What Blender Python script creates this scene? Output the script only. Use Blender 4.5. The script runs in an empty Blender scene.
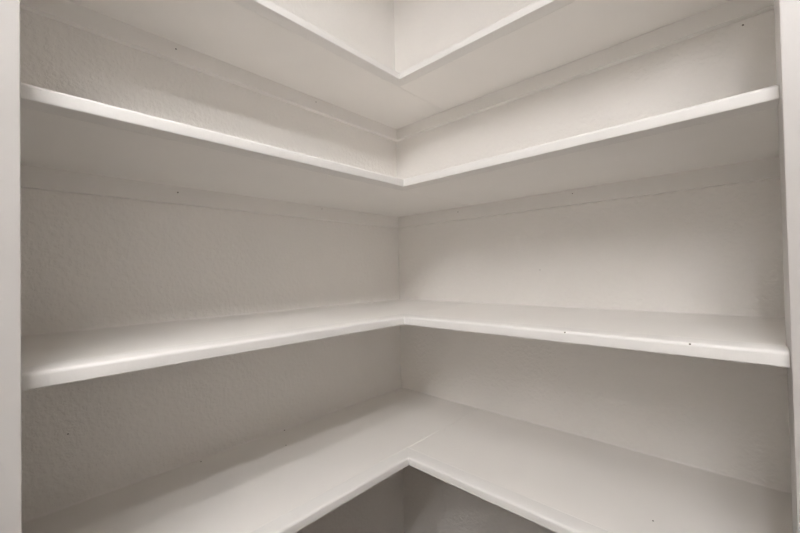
import bpy, bmesh, math
from mathutils import Vector, Matrix

# ------------------------------------------------------------------ camera, light set-up
FLOOR_Z = 0.0
EYE = 1.22                       # camera height; the fit was made with z relative to about the eye
scene = bpy.context.scene
C = scene.collection

def set_camera():
    f_px = 368.438
    yaw, pitch, roll = 0.75046805, 0.01568067, -0.01961423
    fwd = Vector((-math.sin(yaw)*math.cos(pitch), math.cos(yaw)*math.cos(pitch), math.sin(pitch)))
    r = Vector((math.cos(yaw), math.sin(yaw), 0))
    u = r.cross(fwd)
    r, u = r*math.cos(roll)+u*math.sin(roll), -r*math.sin(roll)+u*math.cos(roll)
    cam = bpy.data.cameras.new('camera')
    cam.sensor_fit = 'HORIZONTAL'; cam.sensor_width = 36.0
    cam.lens = f_px*36.0/800.0
    cam.clip_start = 0.02
    o = bpy.data.objects.new('camera', cam); C.objects.link(o)
    m = Matrix((r, u, -fwd)).transposed().to_4x4()
    m.translation = Vector((1.06047705, -1.13081572, EYE-0.00692552))
    o.matrix_world = m
    scene.camera = o
set_camera()

world = bpy.data.worlds.new('world'); scene.world = world
world.use_nodes = True
world.node_tree.nodes['Background'].inputs['Color'].default_value = (0.8, 0.78, 0.75, 1)
world.node_tree.nodes['Background'].inputs['Strength'].default_value = 0.3

vs = scene.view_settings
vs.view_transform = 'Standard'; vs.look = 'None'; vs.gamma = 1.0
vs.use_curve_mapping = False
vs.exposure = 0.0

LAMP_COLOR = (1.0, 0.975, 0.966)
# two parallel tubes of a ceiling batten in the room before the shelves
TUBE_Y = (-3.20, -1.25)
TUBE_Z = 1.13                       # above eye height
TUBE_R = 0.019
TUBES = [(1.52, 79.0), (1.20, 70.0)]   # x, emission strength
FILL_DOME = (0.78, -0.84, 0.11, 6.5)     # unseen fill dome added at the ceiling to brighten upper surfaces: x, y, radius, strength
scene.cycles.max_bounces = 16
scene.cycles.diffuse_bounces = 12

# ------------------------------------------------------------------ materials
def paint(name, col, rough=0.5, grain=0.0, grain_scale=100.0, spec=0.5, peel=None, mottling=0.0, streak=0.0):
    m = bpy.data.materials.new(name); m.use_nodes = True
    nt = m.node_tree; N = nt.nodes; L = nt.links
    b = N['Principled BSDF']
    b.inputs['Roughness'].default_value = rough
    b.inputs['Specular IOR Level'].default_value = spec
    tc = N.new('ShaderNodeTexCoord')
    if mottling > 0 or streak > 0:
        n = N.new('ShaderNodeTexNoise'); n.inputs['Scale'].default_value = 7.0; n.inputs['Detail'].default_value = 4
        src = tc.outputs['Object']
        if streak > 0:
            mp = N.new('ShaderNodeMapping'); mp.inputs['Scale'].default_value = (3.0, 3.0, 0.12)
            L.new(src, mp.inputs['Vector']); src = mp.outputs['Vector']
        L.new(src, n.inputs['Vector'])
        a = mottling + streak
        mr = N.new('ShaderNodeMapRange')
        mr.inputs['From Min'].default_value = 0.3; mr.inputs['From Max'].default_value = 0.7
        mr.inputs['To Min'].default_value = 1-a; mr.inputs['To Max'].default_value = 1+a
        L.new(n.outputs['Fac'], mr.inputs['Value'])
        mx = N.new('ShaderNodeMix'); mx.data_type = 'RGBA'; mx.blend_type = 'MULTIPLY'
        mx.inputs['Factor'].default_value = 1.0
        mx.inputs[6].default_value = (*col, 1)
        L.new(mr.outputs['Result'], mx.inputs[7])
        L.new(mx.outputs[2], b.inputs['Base Color'])
    else:
        b.inputs['Base Color'].default_value = (*col, 1)
    if peel or grain > 0:
        n = N.new('ShaderNodeTexNoise')
        n.inputs['Scale'].default_value = peel[0] if peel else grain_scale
        n.inputs['Detail'].default_value = 3.0; n.inputs['Roughness'].default_value = 0.55
        L.new(tc.outputs['Object'], n.inputs['Vector'])
        h = n.outputs['Fac']
        if peel:
            rp = N.new('ShaderNodeMapRange'); rp.interpolation_type = 'SMOOTHSTEP'
            rp.inputs['From Min'].default_value = 0.38; rp.inputs['From Max'].default_value = 0.64
            L.new(h, rp.inputs['Value']); h = rp.outputs['Result']
        bu = N.new('ShaderNodeBump')
        bu.inputs['Strength'].default_value = peel[1] if peel else grain
        bu.inputs['Distance'].default_value = 0.002 if peel else 0.0012
        L.new(h, bu.inputs['Height']); L.new(bu.outputs['Normal'], b.inputs['Normal'])
    return m

WALL = paint('wall_paint', (0.875, 0.858, 0.834), rough=0.42, peel=(85.0, 0.38), mottling=0.012)
SHELF = paint('shelf_paint', (0.87, 0.854, 0.832), rough=0.36, grain=0.12, grain_scale=240.0, mottling=0.012)
NOSE = paint('nosing_paint', (0.825, 0.815, 0.8), rough=0.55, spec=0.35, grain=0.10, grain_scale=220.0)
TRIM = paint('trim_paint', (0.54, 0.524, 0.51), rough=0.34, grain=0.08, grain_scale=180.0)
CAULK = paint('caulk', (0.88, 0.865, 0.845), rough=0.45)
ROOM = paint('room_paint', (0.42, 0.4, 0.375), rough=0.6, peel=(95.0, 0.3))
CEIL = paint('ceiling_paint', (0.9, 0.885, 0.865), rough=0.8, peel=(60.0, 0.3))
FLOOR = paint('floor_laminate', (0.07, 0.05, 0.035), rough=0.4, streak=0.15)
DOT = paint('nail_hole_dark', (0.10, 0.085, 0.075), rough=0.8)
METAL = paint('brushed_nickel', (0.6, 0.58, 0.55), rough=0.3)
METAL.node_tree.nodes['Principled BSDF'].inputs['Metallic'].default_value = 1.0

def lamp_material(name, strength):
    m = bpy.data.materials.new(name); m.use_nodes = True
    b = m.node_tree.nodes['Principled BSDF']
    b.inputs['Base Color'].default_value = (0.9, 0.88, 0.85, 1)
    b.inputs['Emission Color'].default_value = (*LAMP_COLOR, 1)
    b.inputs['Emission Strength'].default_value = strength
    return m

# ------------------------------------------------------------------ helpers
def link(name, bm, mat, parent=None, smooth=False):
    me = bpy.data.meshes.new(name); bmesh.ops.recalc_face_normals(bm, faces=bm.faces[:])
    bm.to_mesh(me); bm.free()
    me.materials.append(mat)
    if smooth:
        for p in me.polygons: p.use_smooth = True
    o = bpy.data.objects.new(name, me); C.objects.link(o)
    if parent: o.parent = parent
    return o

def prism(poly, z0, z1):
    """closed vertical prism over a plan outline"""
    bm = bmesh.new()
    lo = [bm.verts.new((x, y, z0)) for x, y in poly]
    hi = [bm.verts.new((x, y, z1)) for x, y in poly]
    bm.faces.new(lo[::-1]); bm.faces.new(hi)
    n = len(poly)
    for i in range(n):
        bm.faces.new((lo[i], lo[(i+1) % n], hi[(i+1) % n], hi[i]))
    bmesh.ops.recalc_face_normals(bm, faces=bm.faces[:])
    return bm

def box(x0, x1, y0, y1, z0, z1, bevel=0.0, seg=2):
    bm = prism([(x0, y0), (x1, y0), (x1, y1), (x0, y1)], z0, z1)
    if bevel > 0:
        bmesh.ops.bevel(bm, geom=bm.edges[:], offset=bevel, segments=seg, profile=0.5, affect='EDGES')
    return bm

def bevel_all(bm, w, seg=1):
    bmesh.ops.bevel(bm, geom=bm.edges[:], offset=w, segments=seg, profile=0.5, affect='EDGES')
    return bm

def sweep(rings):
    """skin a list of equal-length closed rings into a capped solid"""
    bm = bmesh.new()
    R = [[bm.verts.new(p) for p in ring] for ring in rings]
    n = len(R[0])
    for a, b in zip(R, R[1:]):
        for i in range(n):
            bm.faces.new((a[i], a[(i+1) % n], b[(i+1) % n], b[i]))
    bm.faces.new(R[0]); bm.faces.new(R[-1][::-1])
    bmesh.ops.recalc_face_normals(bm, faces=bm.faces[:])
    return bm

def structure(name, bm, mat):
    o = link(name, bm, mat); o['kind'] = 'structure'; return o

def thing(name, label, cat, loc, group=None):
    o = bpy.data.objects.new(name, None); C.objects.link(o)
    o.location = loc; o['label'] = label; o['category'] = cat
    o.empty_display_size = 0.1
    if group: o['group'] = group
    return o

# ------------------------------------------------------------------ the room
CEIL_Z = 2.44
LEFT_END = -1.1255       # inner face of the return at the left end of the alcove
RIGHT_END = 1.1255
JAMB_L = -1.1179         # inner edge of the left jamb
JAMB_R = 1.1025
FX0, FX1 = 0.360, 0.441   # depth of a jamb
ROOM_X, ROOM_Y = 3.3, -3.5

structure('floor', box(-0.12, ROOM_X+0.12, ROOM_Y-0.12, 0.12, -0.08, FLOOR_Z), FLOOR)
structure('ceiling', box(-0.12, ROOM_X+0.12, ROOM_Y-0.12, 0.12, CEIL_Z, CEIL_Z+0.08), CEIL)
WL = structure('wall_left', box(-0.12, 0.0, LEFT_END, 0.12, FLOOR_Z, CEIL_Z), WALL)
WR = structure('wall_right', box(0.0, RIGHT_END, 0.0, 0.12, FLOOR_Z, CEIL_Z), WALL)
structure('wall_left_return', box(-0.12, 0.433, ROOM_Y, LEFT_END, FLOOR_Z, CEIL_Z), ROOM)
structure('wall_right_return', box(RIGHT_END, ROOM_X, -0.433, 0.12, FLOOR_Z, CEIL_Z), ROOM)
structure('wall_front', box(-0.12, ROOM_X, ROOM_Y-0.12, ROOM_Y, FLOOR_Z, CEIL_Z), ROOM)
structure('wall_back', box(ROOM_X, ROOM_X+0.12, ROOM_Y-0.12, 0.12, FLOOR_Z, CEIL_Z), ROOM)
# jamb posts that close the alcove on either side: a board that turns round the end of the wall
structure('trim_1', bevel_all(prism([(FX0, LEFT_END), (0.433, LEFT_END), (0.433, LEFT_END-0.075), (FX1, LEFT_END-0.075),
                                     (FX1, JAMB_L), (FX0, JAMB_L)], FLOOR_Z, CEIL_Z), 0.0012, 2), TRIM)
structure('trim_2', bevel_all(prism([(RIGHT_END, -FX0), (RIGHT_END, -0.433), (RIGHT_END+0.075, -0.433), (RIGHT_END+0.075, -FX1),
                                     (JAMB_R, -FX1), (JAMB_R, -FX0)], FLOOR_Z, CEIL_Z), 0.0012, 2), TRIM)
BB_H = 0.132
structure('baseboard_left', bevel_all(prism([(0, 0), (0.012, -0.012), (0.012, LEFT_END), (0, LEFT_END)], FLOOR_Z, BB_H), 0.001), TRIM)
structure('baseboard_right', bevel_all(prism([(0.0, 0), (0.012, -0.012), (RIGHT_END, -0.012), (RIGHT_END, 0)], FLOOR_Z, BB_H), 0.001), TRIM)

# ------------------------------------------------------------------ shelves
T = 0.0226        # board thickness
CL_H, CL_T = 0.0435, 0.018   # ledger cleat

def nose_profile(w):
    """(distance behind the front, height) round the strip: flat at the back, eased over the top, rounded front"""
    pts = [(w, 0.0), (w, T), (w*0.62, T-0.0002), (w*0.38, T-0.0007)]
    # top roundover
    r = 0.0056
    top = T-0.0012
    for k in range(6):
        a = math.radians(12 + k*(78/5))
        pts.append((r - r*math.sin(a), top - r + r*math.cos(a)))
    pts.append((0.0, 0.0024))
    r2 = 0.0018
    for k in range(1, 5):
        a = math.radians(k*90/4)
        pts.append((r2 - r2*math.cos(a), r2 - r2*math.sin(a)))
    return pts

def nail_hole(p, axis, r, parent):
    bm = bmesh.new()
    m = {'x': Matrix.Rotation(math.pi/2, 4, 'Y'), 'y': Matrix.Rotation(math.pi/2, 4, 'X'), 'z': Matrix.Identity(4)}[axis]
    bmesh.ops.create_cone(bm, cap_ends=True, segments=10, radius1=r, radius2=r*0.8, depth=0.0012, matrix=Matrix.Translation(p) @ m)
    return link('nail_hole', bm, DOT, parent)

def make_shelf(label, zb, dl, dr, w, nails):
    z = EYE + zb
    root = thing('corner_shelf', label, 'shelf', (0, 0, z), 'painted corner shelves in the alcove')
    g = 0.0004
    bl, brr = dl - w, dr - w
    # two boards butted against each other, notched round the jambs
    if dl > FX0:
        pl = [(g, -g), (bl, -g), (bl, JAMB_L+g), (FX0-g, JAMB_L+g), (FX0-g, LEFT_END+g), (g, LEFT_END+g)]
        prr = [(bl, -g), (RIGHT_END-g, -g), (RIGHT_END-g, -FX0+g), (JAMB_R-g, -FX0+g), (JAMB_R-g, -brr), (bl, -brr)]
        ly, rx = JAMB_L+g, JAMB_R-g
    else:
        pl = [(g, -g), (bl, -g), (bl, LEFT_END+g), (g, LEFT_END+g)]
        prr = [(bl, -g), (RIGHT_END-g, -g), (RIGHT_END-g, -brr), (bl, -brr)]
        ly, rx = LEFT_END+g, RIGHT_END-g
    b1 = link('board', bevel_all(prism(pl, 0, T), 0.0011), SHELF, root)
    b2 = link('board', bevel_all(prism(prr, 0, T), 0.0011), SHELF, root)
    # rounded nosing strips, mitred in the inner corner
    P = nose_profile(w)
    nl = link('nosing', sweep([[(dl-s, ly, h) for s, h in P], [(dl-s, -dr+s, h) for s, h in P]]), NOSE, root)
    nr = link('nosing', sweep([[(dl-s, -dr+s, h) for s, h in P], [(rx, -dr+s, h) for s, h in P]]), NOSE, root)
    for o in (nl, nr):
        for p in o.data.polygons:
            p.use_smooth = len(p.vertices) == 4
        o.data.set_sharp_from_angle(angle=math.radians(35))
    # ledger cleats on the two walls
    cl = link('support_cleat', box(g, CL_T, LEFT_END+g, -g, -CL_H, 0.0), SHELF, root)
    cr = link('support_cleat', box(CL_T+g, RIGHT_END-g, -CL_T, -g, -CL_H, 0.0), SHELF, root)
    # painted-over bead of caulk where board meets wall
    c = 0.0035
    link('caulk_bead', sweep([[(0.0003, y, T-0.0002), (c, y, T), (0.0012, y, T+0.0012), (0.0003, y, T+c)] for y in (LEFT_END+g, -c)]), CAULK, root)
    link('caulk_bead', sweep([[(x, -0.0003, T-0.0002), (x, -c, T), (x, -0.0012, T+0.0012), (x, -0.0003, T+c)] for x in (c, RIGHT_END-g)]), CAULK, root)
    for part, p, axis, r in nails:
        nail_hole(p, axis, r, {'cl': cl, 'cr': cr, 'nl': nl, 'nr': nr, 'bl': b1, 'br': b2}[part])
    return root

make_shelf('topmost white corner shelf, narrower than the three below it', 0.5878, 0.2996, 0.3002, 0.034,
           [('cl', (CL_T, -0.833, -0.0154), 'x', 0.0018), ('cl', (CL_T, -0.413, -0.014), 'x', 0.0016)])
make_shelf('second white corner shelf from the ceiling, just below the narrow one', 0.2217, 0.4008, 0.4030, 0.036,
           [('cl', (CL_T, -0.832, -0.0156), 'x', 0.0019), ('cl', (CL_T, -0.396, -0.0085), 'x', 0.0014),
            ('cr', (0.3135, -CL_T, -0.0158), 'y', 0.0016), ('cr', (0.706, -CL_T, -0.0120), 'y', 0.0014)])
make_shelf('third white corner shelf from the ceiling, just above the lowest one', -0.1433, 0.4134, 0.4252, 0.038,
           [('nr', (0.8155, -0.4244, T-0.0036), 'y', 0.0014), ('nr', (0.998, -0.4244, T-0.0036), 'y', 0.0014)])
make_shelf('lowest white corner shelf above the bare wall and baseboard', -0.5126, 0.4074, 0.4116, 0.036,
           [('nl', (0.4035, -0.7412, T-0.0030), 'z', 0.0017), ('bl', (0.101, -0.5894, T), 'z', 0.0018), ('bl', (0.006, -0.5400, T), 'z', 0.0022),
            ('bl', (0.0145, -0.7836, T), 'z', 0.0015), ('br', (0.922, -0.2896, T), 'z', 0.0016)])

# old nail holes in the plaster
nail_hole((0.0, -1.040, EYE-0.3372), 'x', 0.0015, WL)
nail_hole((1.0729, 0.0, EYE+0.5328), 'y', 0.0022, WR)
nail_hole((0.5988, 0.0, EYE-0.0084), 'y', 0.0011, WR)

# ------------------------------------------------------------------ ceiling tube light of the room, added fill dome over the shelves
def lathe(profile, seg=32):
    bm = bmesh.new()
    rings = []
    for r, z in profile:
        if r < 1e-6: rings.append([bm.verts.new((0, 0, z))])
        else: rings.append([bm.verts.new((r*math.cos(2*math.pi*k/seg), r*math.sin(2*math.pi*k/seg), z)) for k in range(seg)])
    for A, B in zip(rings, rings[1:]):
        for k in range(seg):
            q = [A[k % len(A)], A[(k+1) % len(A)], B[(k+1) % len(B)], B[k % len(B)]]
            q = list(dict.fromkeys(q))
            if len(q) > 2: bm.faces.new(q)
    return bm

def make_batten():
    xs = [t[0] for t in TUBES]; cx = sum(xs)/2; cy = sum(TUBE_Y)/2; L = TUBE_Y[1]-TUBE_Y[0]
    root = thing('tube_light', 'long white twin-tube ceiling light in the room before the shelves', 'light', (cx, cy, CEIL_Z))
    hw = abs(xs[0]-xs[1])/2+0.03
    zc = EYE+TUBE_Z-CEIL_Z
    link('housing', box(-0.03, 0.03, -L/2-0.03, L/2+0.03, -0.03, -0.0005, 0.004), CEIL, root)
    for sy in (-1, 1):              # cross bars that carry the tube ends
        y0 = sy*(L/2+0.001); y1 = sy*(L/2+0.016)
        link('cross_bar', box(-hw, hw, min(y0, y1), max(y0, y1), zc-0.025, zc+0.025, 0.002), CEIL, root)
        link('hanger', box(-0.02, 0.02, min(y0, y1), max(y0, y1), zc+0.025, -0.03), CEIL, root)
    for x, e in TUBES:
        bm = lathe([(0, -L/2), (TUBE_R, -L/2), (TUBE_R, L/2), (0, L/2)], 12)
        bmesh.ops.rotate(bm, cent=(0, 0, 0), matrix=Matrix.Rotation(math.pi/2, 3, 'X'), verts=bm.verts[:])
        bmesh.ops.translate(bm, vec=(x-cx, 0, zc), verts=bm.verts[:])
        link('tube', bm, lamp_material('lit_tube', e), root)
make_batten()

def make_fill_dome():
    x, y, r, e = FILL_DOME
    root = thing('added_fill_dome', 'added unseen fill light, a small frosted dome on the ceiling above the topmost shelf', 'lamp', (x, y, CEIL_Z))
    link('rim', lathe([(0, -0.001), (r+0.012, -0.001), (r+0.012, -0.02), (r, -0.025), (r-0.004, -0.016), (0, -0.016)]), METAL, root, True)
    link('dome', lathe([(r-0.006, -0.018)] + [((r-0.006)*math.cos(a), -0.022-0.075*math.sin(a)) for a in [math.radians(15*k) for k in range(6)]] + [(0, -0.097)], 24),
         lamp_material('lit_fill_dome', e), root, True)
make_fill_dome()
